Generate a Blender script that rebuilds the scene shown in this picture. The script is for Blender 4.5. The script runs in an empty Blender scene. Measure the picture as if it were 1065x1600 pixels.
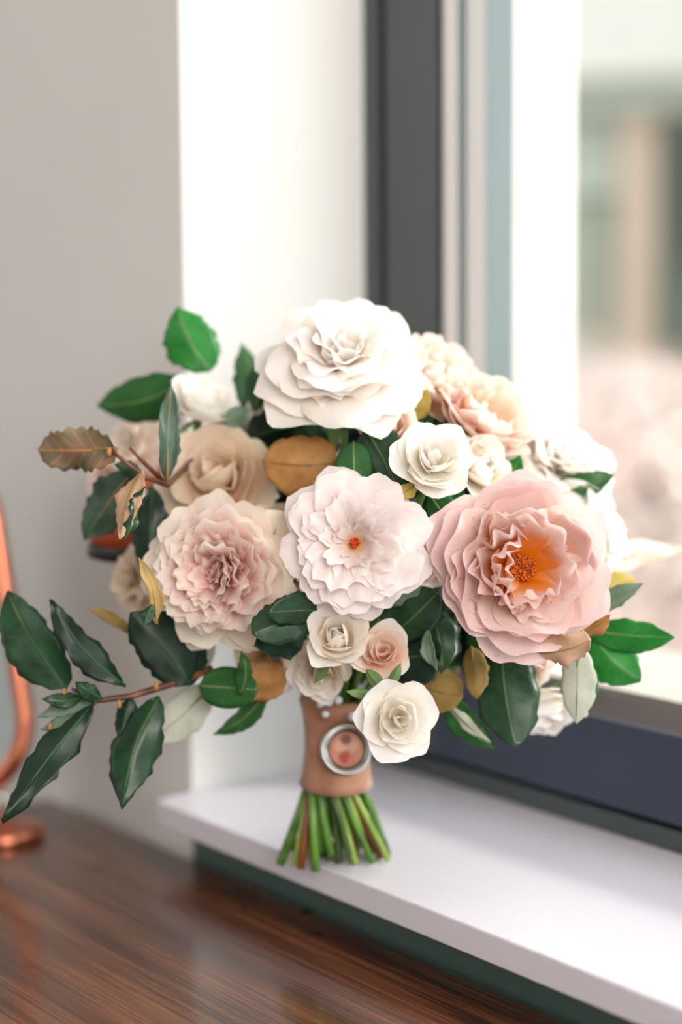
import bpy, bmesh, math, random
import numpy as np
from mathutils import Vector, Matrix

# ---------------------------------------------------------------- camera
SC = bpy.context.scene
COL = SC.collection
FPX, W_, H_ = 2900.0, 1065, 1600
PITCH, YAW, ROLL = math.atan(300 / FPX), math.radians(53.7), -0.0074
CAM = Vector((1.0654, -0.6543, 0.32))
_F = Vector((-math.sin(YAW) * math.cos(PITCH), math.cos(YAW) * math.cos(PITCH), -math.sin(PITCH)))
_R0 = Vector((math.cos(YAW), math.sin(YAW), 0)); _U0 = _R0.cross(_F)
_R = _R0 * math.cos(ROLL) + _U0 * math.sin(ROLL)
_U = -_R0 * math.sin(ROLL) + _U0 * math.cos(ROLL)
cd = bpy.data.cameras.new('camera')
cam = bpy.data.objects.new('camera', cd); COL.objects.link(cam)
cam.matrix_world = Matrix(((_R.x, _U.x, -_F.x, CAM.x), (_R.y, _U.y, -_F.y, CAM.y), (_R.z, _U.z, -_F.z, CAM.z), (0, 0, 0, 1)))
cd.sensor_fit = 'VERTICAL'; cd.sensor_height = 36; cd.sensor_width = 24
cd.lens = FPX / 1600 * 36
cd.clip_start = 0.02; cd.clip_end = 200
cd.dof.use_dof = True; cd.dof.focus_distance = 0.995; cd.dof.aperture_fstop = 2.3
SC.camera = cam

# ---------------------------------------------------------------- world, lights, exposure
wd = bpy.data.worlds.new('sky'); SC.world = wd; wd.use_nodes = True
bg = wd.node_tree.nodes['Background']
bg.inputs[0].default_value = (0.93, 0.96, 1.0, 1); bg.inputs[1].default_value = 2.3

def lamp(name, kind, loc, aim, energy, color=(1, 1, 1), **k):
    l = bpy.data.lights.new(name, kind); l.energy = energy; l.color = color
    for a, b in k.items(): setattr(l, a, b)
    o = bpy.data.objects.new(name, l); COL.objects.link(o); o.location = loc
    o.rotation_euler = (Vector(aim) - Vector(loc)).to_track_quat('-Z', 'Y').to_euler()
    return o
lamp('sun', 'SUN', (2.2, 3.4, 3.0), (0.1, 0.0, 0.2), 2.4, (1.0, 0.93, 0.84), angle=math.radians(9))
lamp('room_fill_light', 'AREA', (2.8, -.95, 1.0), (0.1, -0.05, 0.25), 56, (1.0, 0.955, 0.91), shape='RECTANGLE', size=1.6, size_y=1.4)  # added fill lamp on the unseen room side, brightens the bouquet's front
lamp('left_wall_fill_light', 'AREA', (-1.3, -2.9, 1.0), (-.5, 0, .35), 7.5, (1.0, 0.93, 0.90), shape='RECTANGLE', size=1.2, size_y=1.2)  # another added fill lamp, out of view, lifts the left wall

SC.view_settings.view_transform = 'Standard'; SC.view_settings.look = 'None'
SC.view_settings.gamma = 1; SC.view_settings.use_curve_mapping = False
SC.view_settings.exposure = 0.38

# ---------------------------------------------------------------- helpers
def P(px, py, d):
    "world point seen at photo pixel (px,py) at depth d along the view axis"
    return CAM + (_F + _R * ((px - W_ / 2) / FPX) + _U * ((H_ / 2 - py) / FPX)) * d
def onz(px, py, z):
    r = P(px, py, 1) - CAM
    return CAM + r * ((z - CAM.z) / r.z)
def camdir(ax, ay, az):
    return (_R * ax + _U * ay - _F * az).normalized()
def s2l(c):
    return tuple(((x / 255) / 12.92 if x / 255 <= .04045 else ((x / 255 + .055) / 1.055) ** 2.4) for x in c) + (1,)
def mesh(name, vs, fs, uvs=None, smooth=True):
    me = bpy.data.meshes.new(name); me.from_pydata([tuple(v) for v in vs], [], fs)
    if uvs is not None:
        ul = me.uv_layers.new(name='UVMap')
        idx = np.empty(len(me.loops), dtype=np.int32); me.loops.foreach_get('vertex_index', idx)
        ul.data.foreach_set('uv', np.asarray(uvs, dtype=np.float32)[idx].ravel())
    if smooth: me.polygons.foreach_set('use_smooth', [True] * len(me.polygons))
    me.update(); return me
def link(name, me, mat=None, parent=None, M=None):
    "M is the matrix in the parent's space (world if no parent)"
    o = bpy.data.objects.new(name, me); COL.objects.link(o)
    if mat and not me.materials: me.materials.append(mat)
    if parent: o.parent = parent
    if M is not None: o.matrix_basis = M
    return o
def empty(name, loc, parent=None):
    o = bpy.data.objects.new(name, None); COL.objects.link(o); o.location = loc
    o.empty_display_size = .02
    if parent: o.parent = parent
    return o
def tag(o, label=None, cat=None, group=None, kind=None):
    for k, v in (('label', label), ('category', cat), ('group', group), ('kind', kind)):
        if v: o[k] = v
    return o
def frame(origin, z, y=None, s=1.0):
    z = Vector(z).normalized()
    y = Vector(y) if y is not None else (Vector((0, 0, 1)) if abs(z.z) < .95 else Vector((0, 1, 0)))
    x = y.cross(z).normalized(); y = z.cross(x).normalized()
    return Matrix(((x.x * s, y.x * s, z.x * s, origin[0]), (x.y * s, y.y * s, z.y * s, origin[1]), (x.z * s, y.z * s, z.z * s, origin[2]), (0, 0, 0, 1)))
def box(name, lo, hi, mat, parent=None, bevel=0.0, off=(0, 0, 0)):
    bm = bmesh.new(); bmesh.ops.create_cube(bm, size=1)
    for v in bm.verts:
        v.co = Vector([(lo[i] + hi[i]) / 2 + v.co[i] * (hi[i] - lo[i]) for i in range(3)]) - Vector(off)
    if bevel: bmesh.ops.bevel(bm, geom=bm.edges[:], offset=bevel, segments=2, affect='EDGES', profile=.6)
    me = bpy.data.meshes.new(name); bm.to_mesh(me); bm.free()
    return link(name, me, mat, parent)
def tube(name, pts, rads, mat, parent=None, seg=8, off=(0, 0, 0), closed=False, cap=True):
    pts = [Vector(p) - Vector(off) for p in pts]; n = len(pts)
    if not hasattr(rads, '__len__'): rads = [rads] * n
    vs, uv = [], []; up = Vector((.31, .52, .79)); prev = None
    for i, p in enumerate(pts):
        a = pts[(i - 1) % n] if (closed or i) else pts[0]; b = pts[(i + 1) % n] if (closed or i < n - 1) else pts[-1]
        t = (b - a).normalized()
        x = (prev - t * prev.dot(t)).normalized() if prev is not None else t.cross(up).normalized()
        prev = x; y = t.cross(x)
        for k in range(seg):
            an = 2 * math.pi * k / seg
            vs.append(p + (x * math.cos(an) + y * math.sin(an)) * rads[i]); uv.append((k / seg, i / max(1, n - 1)))
    fs = []
    for i in range(n if closed else n - 1):
        for k in range(seg):
            fs.append((i * seg + k, i * seg + (k + 1) % seg, ((i + 1) % n) * seg + (k + 1) % seg, ((i + 1) % n) * seg + k))
    if cap and not closed:
        fs.append(tuple(range(seg))[::-1]); fs.append(tuple((n - 1) * seg + k for k in range(seg)))
    return link(name, mesh(name, vs, fs, uv), mat, parent)
def lathe(name, prof, mat, parent=None, seg=40, M=None, wob=None):
    vs, fs, uv = [], [], []
    for i, (r, z) in enumerate(prof):
        for k in range(seg):
            a = 2 * math.pi * k / seg; rr = r * (1 + (wob(a, z) if wob else 0))
            vs.append((rr * math.cos(a), rr * math.sin(a), z)); uv.append((k / seg, i / (len(prof) - 1)))
    for i in range(len(prof) - 1):
        for k in range(seg):
            fs.append((i * seg + k, i * seg + (k + 1) % seg, (i + 1) * seg + (k + 1) % seg, (i + 1) * seg + k))
    return link(name, mesh(name, vs, fs, uv), mat, parent, M)

# ---------------------------------------------------------------- materials
def base_mat(name):
    m = bpy.data.materials.new(name); m.use_nodes = True
    nt = m.node_tree; nt.nodes.clear()
    return m, nt, nt.nodes.new('ShaderNodeOutputMaterial')
def N(nt, t, **k):
    n = nt.nodes.new(t)
    for a, b in k.items(): setattr(n, a, b)
    return n
def ramp(nt, stops, fac):
    r = N(nt, 'ShaderNodeValToRGB'); el = r.color_ramp.elements
    while len(el) < len(stops): el.new(0.5)
    for e, (p, c) in zip(el, stops): e.position = p; e.color = c
    nt.links.new(fac, r.inputs[0]); return r.outputs[0]
def plain(name, rgb, rough=.5, metal=0.0, noise=0.0, scale=8, bump=0.0, spec=.5, coat=0.0, bscale=None):
    m, nt, out = base_mat(name); b = N(nt, 'ShaderNodeBsdfPrincipled'); L = nt.links
    b.inputs['Roughness'].default_value = rough; b.inputs['Metallic'].default_value = metal
    b.inputs['Specular IOR Level'].default_value = spec; b.inputs['Coat Weight'].default_value = coat
    c = s2l(rgb); b.inputs['Base Color'].default_value = c
    if noise or bump:
        tc = N(nt, 'ShaderNodeTexCoord'); nz = N(nt, 'ShaderNodeTexNoise'); nz.inputs['Scale'].default_value = scale; nz.inputs['Detail'].default_value = 5
        L.new(tc.outputs['Object'], nz.inputs['Vector'])
        if noise:
            lo = tuple(x * (1 - noise) for x in c[:3]) + (1,); hi = tuple(min(1, x * (1 + noise)) for x in c[:3]) + (1,)
            L.new(ramp(nt, [(.3, lo), (.7, hi)], nz.outputs[0]), b.inputs['Base Color'])
        if bump:
            n2 = nz
            if bscale:
                n2 = N(nt, 'ShaderNodeTexNoise'); n2.inputs['Scale'].default_value = bscale; L.new(tc.outputs['Object'], n2.inputs['Vector'])
            bp = N(nt, 'ShaderNodeBump'); bp.inputs['Strength'].default_value = bump; bp.inputs['Distance'].default_value = .002
            L.new(n2.outputs[0], bp.inputs['Height']); L.new(bp.outputs[0], b.inputs['Normal'])
    L.new(b.outputs[0], out.inputs[0]); return m

def petal_mat(name, base, mid, tip, edge=None, p=(0.0, .3, .75), trans=.32, freckle=0.0):
    "petal: its own colour runs from the claw to the rim, thin tissue lets light through"
    m, nt, out = base_mat(name); L = nt.links
    uv = N(nt, 'ShaderNodeUVMap'); sp = N(nt, 'ShaderNodeSeparateXYZ'); L.new(uv.outputs[0], sp.inputs[0])
    tc = N(nt, 'ShaderNodeTexCoord'); nz = N(nt, 'ShaderNodeTexNoise'); nz.inputs['Scale'].default_value = 3.0; nz.inputs['Detail'].default_value = 4
    L.new(tc.outputs['Object'], nz.inputs['Vector'])
    ad = N(nt, 'ShaderNodeMath', operation='MULTIPLY_ADD'); L.new(nz.outputs[0], ad.inputs[0]); ad.inputs[1].default_value = .22; 
    sb = N(nt, 'ShaderNodeMath', operation='SUBTRACT'); L.new(sp.outputs[1], sb.inputs[0]); sb.inputs[1].default_value = .11
    L.new(sb.outputs[0], ad.inputs[2])
    stops = [(p[0], s2l(base)), (p[1], s2l(mid)), (p[2], s2l(tip))]
    if edge: stops.append((.985, s2l(edge)))
    colr = ramp(nt, stops, ad.outputs[0])
    # fine lengthwise veins
    mp = N(nt, 'ShaderNodeMapping'); mp.inputs['Scale'].default_value = (38, 2.2, 1); L.new(uv.outputs[0], mp.inputs[0])
    vn = N(nt, 'ShaderNodeTexNoise'); vn.inputs['Scale'].default_value = 1.0; vn.inputs['Detail'].default_value = 3; L.new(mp.outputs[0], vn.inputs['Vector'])
    hs = N(nt, 'ShaderNodeHueSaturation'); L.new(colr, hs.inputs['Color'])
    mr = N(nt, 'ShaderNodeMapRange'); mr.inputs[3].default_value = .95; mr.inputs[4].default_value = 1.03; L.new(vn.outputs[0], mr.inputs[0])
    L.new(mr.outputs[0], hs.inputs['Value']); c = hs.outputs[0]
    if freckle:
        n3 = N(nt, 'ShaderNodeTexNoise'); n3.inputs['Scale'].default_value = 14; L.new(tc.outputs['Object'], n3.inputs['Vector'])
        mx = N(nt, 'ShaderNodeMix', data_type='RGBA'); mr2 = N(nt, 'ShaderNodeMapRange'); mr2.inputs[1].default_value = .68; mr2.inputs[2].default_value = .75; mr2.inputs[4].default_value = freckle
        L.new(n3.outputs[0], mr2.inputs[0]); L.new(mr2.outputs[0], mx.inputs[0]); L.new(c, mx.inputs[6]); mx.inputs[7].default_value = s2l((176, 120, 84)); c = mx.outputs[2]
    b = N(nt, 'ShaderNodeBsdfPrincipled'); b.inputs['Roughness'].default_value = .48; b.inputs['Specular IOR Level'].default_value = .25
    b.inputs['Sheen Weight'].default_value = .12; b.inputs['Sheen Roughness'].default_value = .4
    L.new(c, b.inputs['Base Color'])
    bp = N(nt, 'ShaderNodeBump'); bp.inputs['Strength'].default_value = .18; bp.inputs['Distance'].default_value = .0006
    L.new(vn.outputs[0], bp.inputs['Height']); L.new(bp.outputs[0], b.inputs['Normal'])
    t = N(nt, 'ShaderNodeBsdfTranslucent'); L.new(c, t.inputs[0])
    mx = N(nt, 'ShaderNodeMixShader'); mx.inputs[0].default_value = trans
    L.new(b.outputs[0], mx.inputs[1]); L.new(t.outputs[0], mx.inputs[2]); L.new(mx.outputs[0], out.inputs[0]); return m

def leaf_mat(name, c1, c2, vein, rough=.38, trans=.15, veinf=.45, nv=9):
    m, nt, out = base_mat(name); L = nt.links
    uv = N(nt, 'ShaderNodeUVMap'); sp = N(nt, 'ShaderNodeSeparateXYZ'); L.new(uv.outputs[0], sp.inputs[0])
    tc = N(nt, 'ShaderNodeTexCoord'); nz = N(nt, 'ShaderNodeTexNoise'); nz.inputs['Scale'].default_value = 70; nz.inputs['Detail'].default_value = 6
    L.new(tc.outputs['Object'], nz.inputs['Vector'])
    colr = ramp(nt, [(.32, s2l(c1)), (.68, s2l(c2))], nz.outputs[0])
    def mth(op, a, b=None, **k):
        n = N(nt, 'ShaderNodeMath', operation=op)
        for i, q in enumerate((a, b)):
            if q is None: continue
            if isinstance(q, (int, float)): n.inputs[i].default_value = q
            else: L.new(q, n.inputs[i])
        return n.outputs[0]
    au = mth('ABSOLUTE', mth('SUBTRACT', sp.outputs[0], .5))
    ph = mth('FRACT', mth('MULTIPLY', mth('SUBTRACT', sp.outputs[1], mth('MULTIPLY', au, .42)), nv))
    lat = mth('MULTIPLY', mth('LESS_THAN', mth('ABSOLUTE', mth('SUBTRACT', ph, .5)), .05), .6)
    mid = mth('LESS_THAN', au, .022)
    vm = mth('MAXIMUM', mth('MULTIPLY', lat, veinf), mth('MULTIPLY', mid, .8))
    mx = N(nt, 'ShaderNodeMix', data_type='RGBA'); L.new(vm, mx.inputs[0]); L.new(colr, mx.inputs[6]); mx.inputs[7].default_value = s2l(vein)
    b = N(nt, 'ShaderNodeBsdfPrincipled'); b.inputs['Roughness'].default_value = rough; L.new(mx.outputs[2], b.inputs['Base Color'])
    b.inputs['Specular IOR Level'].default_value = .35
    hgt = mth('ADD', mth('MULTIPLY', lat, -.6), nz.outputs[0])
    bp = N(nt, 'ShaderNodeBump'); bp.inputs['Strength'].default_value = .5; bp.inputs['Distance'].default_value = .0008
    L.new(hgt, bp.inputs['Height']); L.new(bp.outputs[0], b.inputs['Normal'])
    t = N(nt, 'ShaderNodeBsdfTranslucent'); L.new(mx.outputs[2], t.inputs[0])
    ms = N(nt, 'ShaderNodeMixShader'); ms.inputs[0].default_value = trans
    L.new(b.outputs[0], ms.inputs[1]); L.new(t.outputs[0], ms.inputs[2]); L.new(ms.outputs[0], out.inputs[0]); return m

M = {}
M['wall'] = plain('wall_paint', (228, 228, 227), .75, noise=.02, scale=3, bump=.15, bscale=160)
M['reveal'] = plain('reveal_paint', (226, 225, 222), .7, bump=.1, scale=150)
M['sill'] = plain('sill_paint', (214, 210, 220), .28, bump=.10, scale=170, noise=.01)
M['ceiling'] = plain('ceiling_paint', (236, 236, 232), .9, noise=.02)
M['floor'] = plain('floor_carpet', (150, 140, 128), .95, noise=.12, scale=40, bump=.5)
M['frame'] = plain('anthracite_frame', (66, 74, 76), .42, noise=.05, scale=25)
M['framelow'] = plain('navy_frame', (50, 58, 78), .42, noise=.05, scale=25)
M['gasket'] = plain('rubber_gasket', (8, 9, 10), .7, noise=.1)
M['bead'] = plain('light_glazing_bead', (146, 138, 135), .35, noise=.03)
M['bluebead'] = plain('blue_grey_spacer', (96, 110, 114), .3, noise=.03)
M['teal'] = plain('teal_seal', (84, 108, 104), .4, noise=.03)
M['outrev'] = plain('outer_reveal_render', (216, 210, 202), .8, noise=.03, scale=20)
M['copper'] = plain('copper', (214, 132, 104), .28, metal=1.0, noise=.04)
M['copperlamp'] = plain('copper_lamp_paint', (184, 80, 42), .4, metal=.1, noise=.06)
M['black'] = plain('black_enamel', (14, 14, 15), .4, noise=.1)
M['silver'] = plain('silver', (184, 184, 182), .28, metal=1.0, noise=.04, scale=60)
M['crystal'] = plain('crystal_bead', (226, 226, 240), .08, noise=.03, spec=.9, coat=.6)
M['water'] = plain('water_drop', (40, 26, 22), .12, noise=.02, spec=.4)

def wood():
    m, nt, out = base_mat('walnut'); L = nt.links
    tc = N(nt, 'ShaderNodeTexCoord'); mp = N(nt, 'ShaderNodeMapping'); mp.inputs['Scale'].default_value = (1.6, 26, 10)
    L.new(tc.outputs['Object'], mp.inputs[0])
    n1 = N(nt, 'ShaderNodeTexNoise'); n1.inputs['Scale'].default_value = 1.6; n1.inputs['Detail'].default_value = 7; n1.inputs['Distortion'].default_value = .6; L.new(mp.outputs[0], n1.inputs['Vector'])
    mp2 = N(nt, 'ShaderNodeMapping'); mp2.inputs['Scale'].default_value = (9, 560, 60); L.new(tc.outputs['Object'], mp2.inputs[0])
    n2 = N(nt, 'ShaderNodeTexNoise'); n2.inputs['Scale'].default_value = 1.0; n2.inputs['Detail'].default_value = 3; L.new(mp2.outputs[0], n2.inputs['Vector'])
    mx = N(nt, 'ShaderNodeMath', operation='MULTIPLY_ADD'); L.new(n2.outputs[0], mx.inputs[0]); mx.inputs[1].default_value = .5
    s = N(nt, 'ShaderNodeMath', operation='MULTIPLY'); L.new(n1.outputs[0], s.inputs[0]); s.inputs[1].default_value = .62; L.new(s.outputs[0], mx.inputs[2])
    c = ramp(nt, [(.34, s2l((32, 19, 15))), (.48, s2l((64, 37, 26))), (.58, s2l((98, 58, 38))), (.72, s2l((130, 82, 54)))], mx.outputs[0])
    b = N(nt, 'ShaderNodeBsdfPrincipled'); L.new(c, b.inputs['Base Color']); b.inputs['Roughness'].default_value = .2
    b.inputs['Coat Weight'].default_value = .4; b.inputs['Coat Roughness'].default_value = .14
    bp = N(nt, 'ShaderNodeBump'); bp.inputs['Strength'].default_value = .12; bp.inputs['Distance'].default_value = .0006; L.new(n2.outputs[0], bp.inputs['Height']); L.new(bp.outputs[0], b.inputs['Normal'])
    L.new(b.outputs[0], out.inputs[0]); return m
M['wood'] = wood()
def glass():
    m, nt, out = base_mat('window_glass'); L = nt.links
    t = N(nt, 'ShaderNodeBsdfTransparent'); t.inputs[0].default_value = (.95, .975, .965, 1)
    g = N(nt, 'ShaderNodeBsdfGlossy'); g.inputs['Roughness'].default_value = .03
    lw = N(nt, 'ShaderNodeLayerWeight'); lw.inputs[0].default_value = .25
    fr = N(nt, 'ShaderNodeMapRange'); fr.inputs[3].default_value = .03; fr.inputs[4].default_value = .5; L.new(lw.outputs['Fresnel'], fr.inputs[0])
    mx = N(nt, 'ShaderNodeMixShader'); mx.inputs[0].default_value = .07; L.new(t.outputs[0], mx.inputs[1]); L.new(g.outputs[0], mx.inputs[2])
    L.new(mx.outputs[0], out.inputs[0]); return m
M['glass'] = glass()
M['mirror'] = plain('mirror_glass', (205, 215, 218), .05, metal=1.0, noise=.01)
def fabric():
    m, nt, out = base_mat('blush_burlap'); L = nt.links
    tc = N(nt, 'ShaderNodeTexCoord'); wv = N(nt, 'ShaderNodeTexWave'); wv.bands_direction = 'Z'; wv.inputs['Scale'].default_value = 420; wv.inputs['Distortion'].default_value = .6; L.new(tc.outputs['Object'], wv.inputs['Vector'])
    nz = N(nt, 'ShaderNodeTexNoise'); nz.inputs['Scale'].default_value = 60; L.new(tc.outputs['Object'], nz.inputs['Vector'])
    c = ramp(nt, [(.3, s2l((160, 110, 84))), (.7, s2l((190, 138, 108)))], nz.outputs[0])
    b = N(nt, 'ShaderNodeBsdfPrincipled'); L.new(c, b.inputs['Base Color']); b.inputs['Roughness'].default_value = .6; b.inputs['Sheen Weight'].default_value = .3
    bp = N(nt, 'ShaderNodeBump'); bp.inputs['Strength'].default_value = .3; bp.inputs['Distance'].default_value = .0004; L.new(wv.outputs[0], bp.inputs['Height']); L.new(bp.outputs[0], b.inputs['Normal'])
    L.new(b.outputs[0], out.inputs[0]); return m
M['ribbon'] = fabric()
def stem_mat(name, a, b_):
    m, nt, out = base_mat(name); L = nt.links
    tc = N(nt, 'ShaderNodeTexCoord'); mp = N(nt, 'ShaderNodeMapping'); mp.inputs['Scale'].default_value = (60, 60, 14); L.new(tc.outputs['Object'], mp.inputs[0])
    nz = N(nt, 'ShaderNodeTexNoise'); nz.inputs['Scale'].default_value = 2.2; L.new(mp.outputs[0], nz.inputs['Vector'])
    b = N(nt, 'ShaderNodeBsdfPrincipled'); L.new(ramp(nt, [(.35, s2l(a)), (.65, s2l(b_))], nz.outputs[0]), b.inputs['Base Color']); b.inputs['Roughness'].default_value = .35
    L.new(b.outputs[0], out.inputs[0]); return m
M['stem_green'] = stem_mat('stem_green', (44, 84, 26), (100, 146, 56))
M['stem_light'] = stem_mat('stem_light', (128, 160, 70), (170, 190, 96))
M['stem_dark'] = stem_mat('stem_dark', (34, 58, 24), (66, 92, 40))
M['stem_red'] = stem_mat('stem_red', (104, 52, 32), (146, 84, 48))
M['cut'] = plain('cut_stem_end', (206, 212, 150), .5, noise=.1, scale=200)
M['sepal'] = leaf_mat('sepal_green', (96, 124, 70), (134, 160, 104), (150, 170, 120), .5, .25, .2)
M['bark'] = stem_mat('twig_bark', (78, 44, 30), (124, 76, 48))

# petals
M['p_white'] = petal_mat('white_petal', (252, 240, 190), (253, 244, 230), (254, 248, 243), (255, 250, 247), trans=.42)
M['p_whitewarm'] = petal_mat('warm_white_petal', (250, 226, 168), (253, 245, 232), (255, 251, 247), trans=.45)
M['p_blush'] = petal_mat('dusty_blush_petal', (244, 150, 24), (246, 200, 174), (249, 230, 222), (246, 218, 218), p=(.05, .26, .5), freckle=.3, trans=.36)
M['p_blushin'] = petal_mat('dusty_blush_inner_petal', (244, 140, 10), (246, 166, 96), (249, 226, 216), (250, 229, 226), p=(.2, .40, .66), trans=.36)
M['p_pink'] = petal_mat('pale_pink_petal', (248, 168, 168), (251, 216, 211), (254, 241, 234), (255, 246, 239), p=(.3, .6, .85), trans=.5)
M['p_pinkout'] = petal_mat('cream_pink_petal', (240, 204, 180), (250, 232, 216), (252, 242, 230), (253, 244, 228), p=(0, .4, .85), trans=.42)
M['p_daisy'] = petal_mat('blush_white_petal', (250, 206, 130), (251, 232, 226), (252, 241, 238), (253, 245, 244), p=(.0, .2, .6), trans=.42)
M['p_cream'] = petal_mat('cream_petal', (243, 220, 168), (251, 239, 220), (253, 247, 239), (254, 250, 246), p=(0, .35, .8), trans=.4)
M['p_ivory'] = petal_mat('ivory_petal', (246, 232, 190), (253, 247, 236), (255, 252, 248), (255, 253, 251), p=(0, .35, .8), trans=.42)
M['p_peach'] = petal_mat('peach_petal', (252, 160, 50), (252, 208, 172), (253, 233, 220), (253, 237, 231), p=(.05, .35, .75), trans=.5)
M['p_peachcream'] = petal_mat('peach_cream_petal', (246, 176, 130), (250, 220, 198), (253, 241, 231), (254, 246, 240), p=(.1, .45, .8), trans=.42)
M['p_tan'] = petal_mat('tan_petal', (210, 156, 108), (246, 220, 192), (250, 234, 214), (251, 238, 222), p=(0, .4, .8), trans=.4)
M['p_brown'] = petal_mat('brown_peach_petal', (170, 96, 54), (222, 168, 128), (238, 198, 164), (240, 204, 172), p=(0, .45, .85), trans=.4)
M['anther'] = plain('anther', (198, 96, 22), .7, noise=.35, scale=900)
M['anther_red'] = plain('anther_red', (196, 62, 24), .7, noise=.35, scale=900)
M['filament'] = plain('filament', (240, 170, 40), .5, noise=.2, scale=500)
# leaves
M['l_bright'] = leaf_mat('bright_green_leaf', (30, 116, 44), (52, 146, 62), (110, 176, 90), .35, .3, .25)
M['l_mid'] = leaf_mat('green_leaf', (34, 84, 42), (58, 112, 58), (120, 150, 88), .35, .2, .2)
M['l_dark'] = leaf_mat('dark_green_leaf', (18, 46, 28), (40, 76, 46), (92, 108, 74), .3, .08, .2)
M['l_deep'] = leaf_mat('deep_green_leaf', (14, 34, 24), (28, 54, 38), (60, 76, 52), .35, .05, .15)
M['l_grey'] = leaf_mat('grey_green_leaf', (88, 116, 96), (124, 146, 124), (162, 170, 146), .5, .12, .3)
M['l_greydark'] = leaf_mat('dull_green_leaf', (46, 70, 54), (78, 102, 84), (120, 128, 104), .45, .1, .3)
M['l_brown'] = leaf_mat('golden_brown_leaf', (158, 108, 56), (190, 142, 84), (130, 82, 44), .5, .15, .3)
M['l_brown2'] = leaf_mat('tan_green_leaf', (132, 112, 60), (168, 134, 76), (108, 96, 50), .5, .12, .3)
M['l_rust'] = leaf_mat('rusty_edged_leaf', (96, 100, 78), (150, 116, 88), (206, 142, 92), .5, .1, .75, 7)
M['l_dry'] = leaf_mat('dry_pinkish_leaf', (176, 140, 112), (204, 168, 140), (146, 106, 80), .6, .15, .25)
M['l_pale'] = leaf_mat('pale_felted_leaf', (186, 192, 176), (214, 216, 202), (166, 166, 128), .7, .2, .3)
M['l_yellow'] = leaf_mat('yellow_green_leaf', (176, 158, 70), (204, 172, 92), (120, 140, 60), .5, .25, .2)

# ---------------------------------------------------------------- the room
def struct(o): o['kind'] = 'structure'; return o
bm = bmesh.new()
ZF, ZC = -0.78, 1.75
def wallbox(name, lo, hi, mat): return struct(box(name, lo, hi, mat))
# wall left of the window: painted grey in the room, white on the reveal
wl = wallbox('wall_left', (-2.4, 0, ZF), (0, .27, ZC), M['wall'])
wl.data.materials.append(M['reveal'])
for pgn in wl.data.polygons:
    if pgn.normal.x > .9: pgn.material_index = 1
wallbox('wall_front', (0, 0, ZF), (1.75, .27, -.0168), plain('shade_darkened_teal_wall', (84, 104, 98), .6, noise=.04))  # wall below the sill: its deep shade is partly put into the teal
wallbox('wall_top', (0, 0, 1.45), (1.75, .27, ZC), M['wall'])
wallbox('wall_right', (1.75, 0, ZF), (3.0, .27, ZC), M['wall'])
wallbox('wall_side', (-2.5, -3.6, ZF), (-2.4, .27, ZC), M['wall'])
wallbox('wall_end', (3.0, -3.6, ZF), (3.1, .27, ZC), M['wall'])
wallbox('wall_back', (-2.5, -3.7, ZF), (3.1, -3.6, ZC), M['wall'])
wallbox('floor', (-2.5, -3.7, ZF - .1), (3.1, .27, ZF), M['floor'])
wallbox('ceiling', (-2.5, -3.7, ZC), (3.1, .27, ZC + .1), M['ceiling'])
pg_ = [(.009, -.034), (1.75, -.034), (1.75, .152), (0.0005, .152), (0.0005, -.0005), (.002, -.018)]
sill = struct(link('trim_1', mesh('sill', [(x, y, -.0165) for x, y in pg_] + [(x, y, 0) for x, y in pg_], [tuple(range(6))[::-1], tuple(range(6, 12))] + [(i, (i + 1) % 6, 6 + (i + 1) % 6, 6 + i) for i in range(6)], smooth=False), M['sill']))
bb = sill.modifiers.new('round', 'BEVEL'); bb.width = .0012; bb.segments = 3; bb.limit_method = 'ANGLE'

win = struct(empty('window_1', (0.0, .15, 0)))
o_ = (0, .15, 0)
XR, ZT = 1.75, 1.45
def wb(name, lo, hi, mat, bev=0.0008): return box(name, lo, hi, M[mat], win, bev, o_)
# fixed frame
wb('frame_jamb', (.0005, .150, 0), (.017, .21, ZT), 'frame'); wb('frame_foot', (.017, .150, .0005), (XR - .001, .21, .0135), 'frame')
wb('gasket', (.016, .158, .012), (.028, .205, ZT), 'gasket', 0); wb('gasket', (.028, .158, .012), (XR, .205, .0175), 'gasket', 0)
# opening sash: stile on the left, bottom rail
wb('sash_stile', (.027, .1490, .0172), (.0822, .20, ZT - .02), 'frame', .0015)
wb('sash_rail', (.0822, .1488, .0172), (XR - .02, .20, .072), 'framelow', .0015)
wb('sash_edge_strip', (.0822, .1515, .072), (.0874, .2, ZT - .03), 'gasket', .0005)
# glazing beads and spacer beyond the sash, seen through the glass
wb('glazing_bead', (.0860, .1512, .074), (.0890, .1640, ZT - .05), 'bead')
# sloping bead on the rail
bmv = [(.0885, .153, .072), (XR - .05, .153, .072), (XR - .05, .172, .086), (.0885, .172, .086), (.0885, .172, .072), (XR - .05, .172, .072)]
link('glazing_bead', mesh('rail_bead', [Vector(v) - Vector(o_) for v in bmv], [(0, 1, 2, 3), (3, 2, 5, 4), (0, 3, 4), (1, 5, 2), (0, 4, 5, 1)], smooth=False), plain('warm_grey_bead', (82, 72, 72), .4, noise=.03), win)
wb('seal', (.0862, .1640, .074), (.0900, .1665, ZT - .05), 'teal', .0002)
wb('outer_bead', (.0862, .1705, .074), (.0888, .1880, ZT - .05), 'bead')
wb('spacer_strip', (.0850, .1885, .074), (.0886, .2140, ZT - .05), 'bluebead')
wb('glass_pane', (.0870, .1667, .0735), (XR - .03, .1690, ZT - .05), 'glass', 0)
# outer reveal and outer ledge
struct(box('trim_2', (.0, .2142, .0), (.0872, .275, ZT), M['outrev'], None, .001))
struct(box('trim_3', (.0, .2005, -.0168), (XR, .40, .060), plain('stone_ledge', (196, 186, 176), .8, noise=.04), None, .002))

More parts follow.
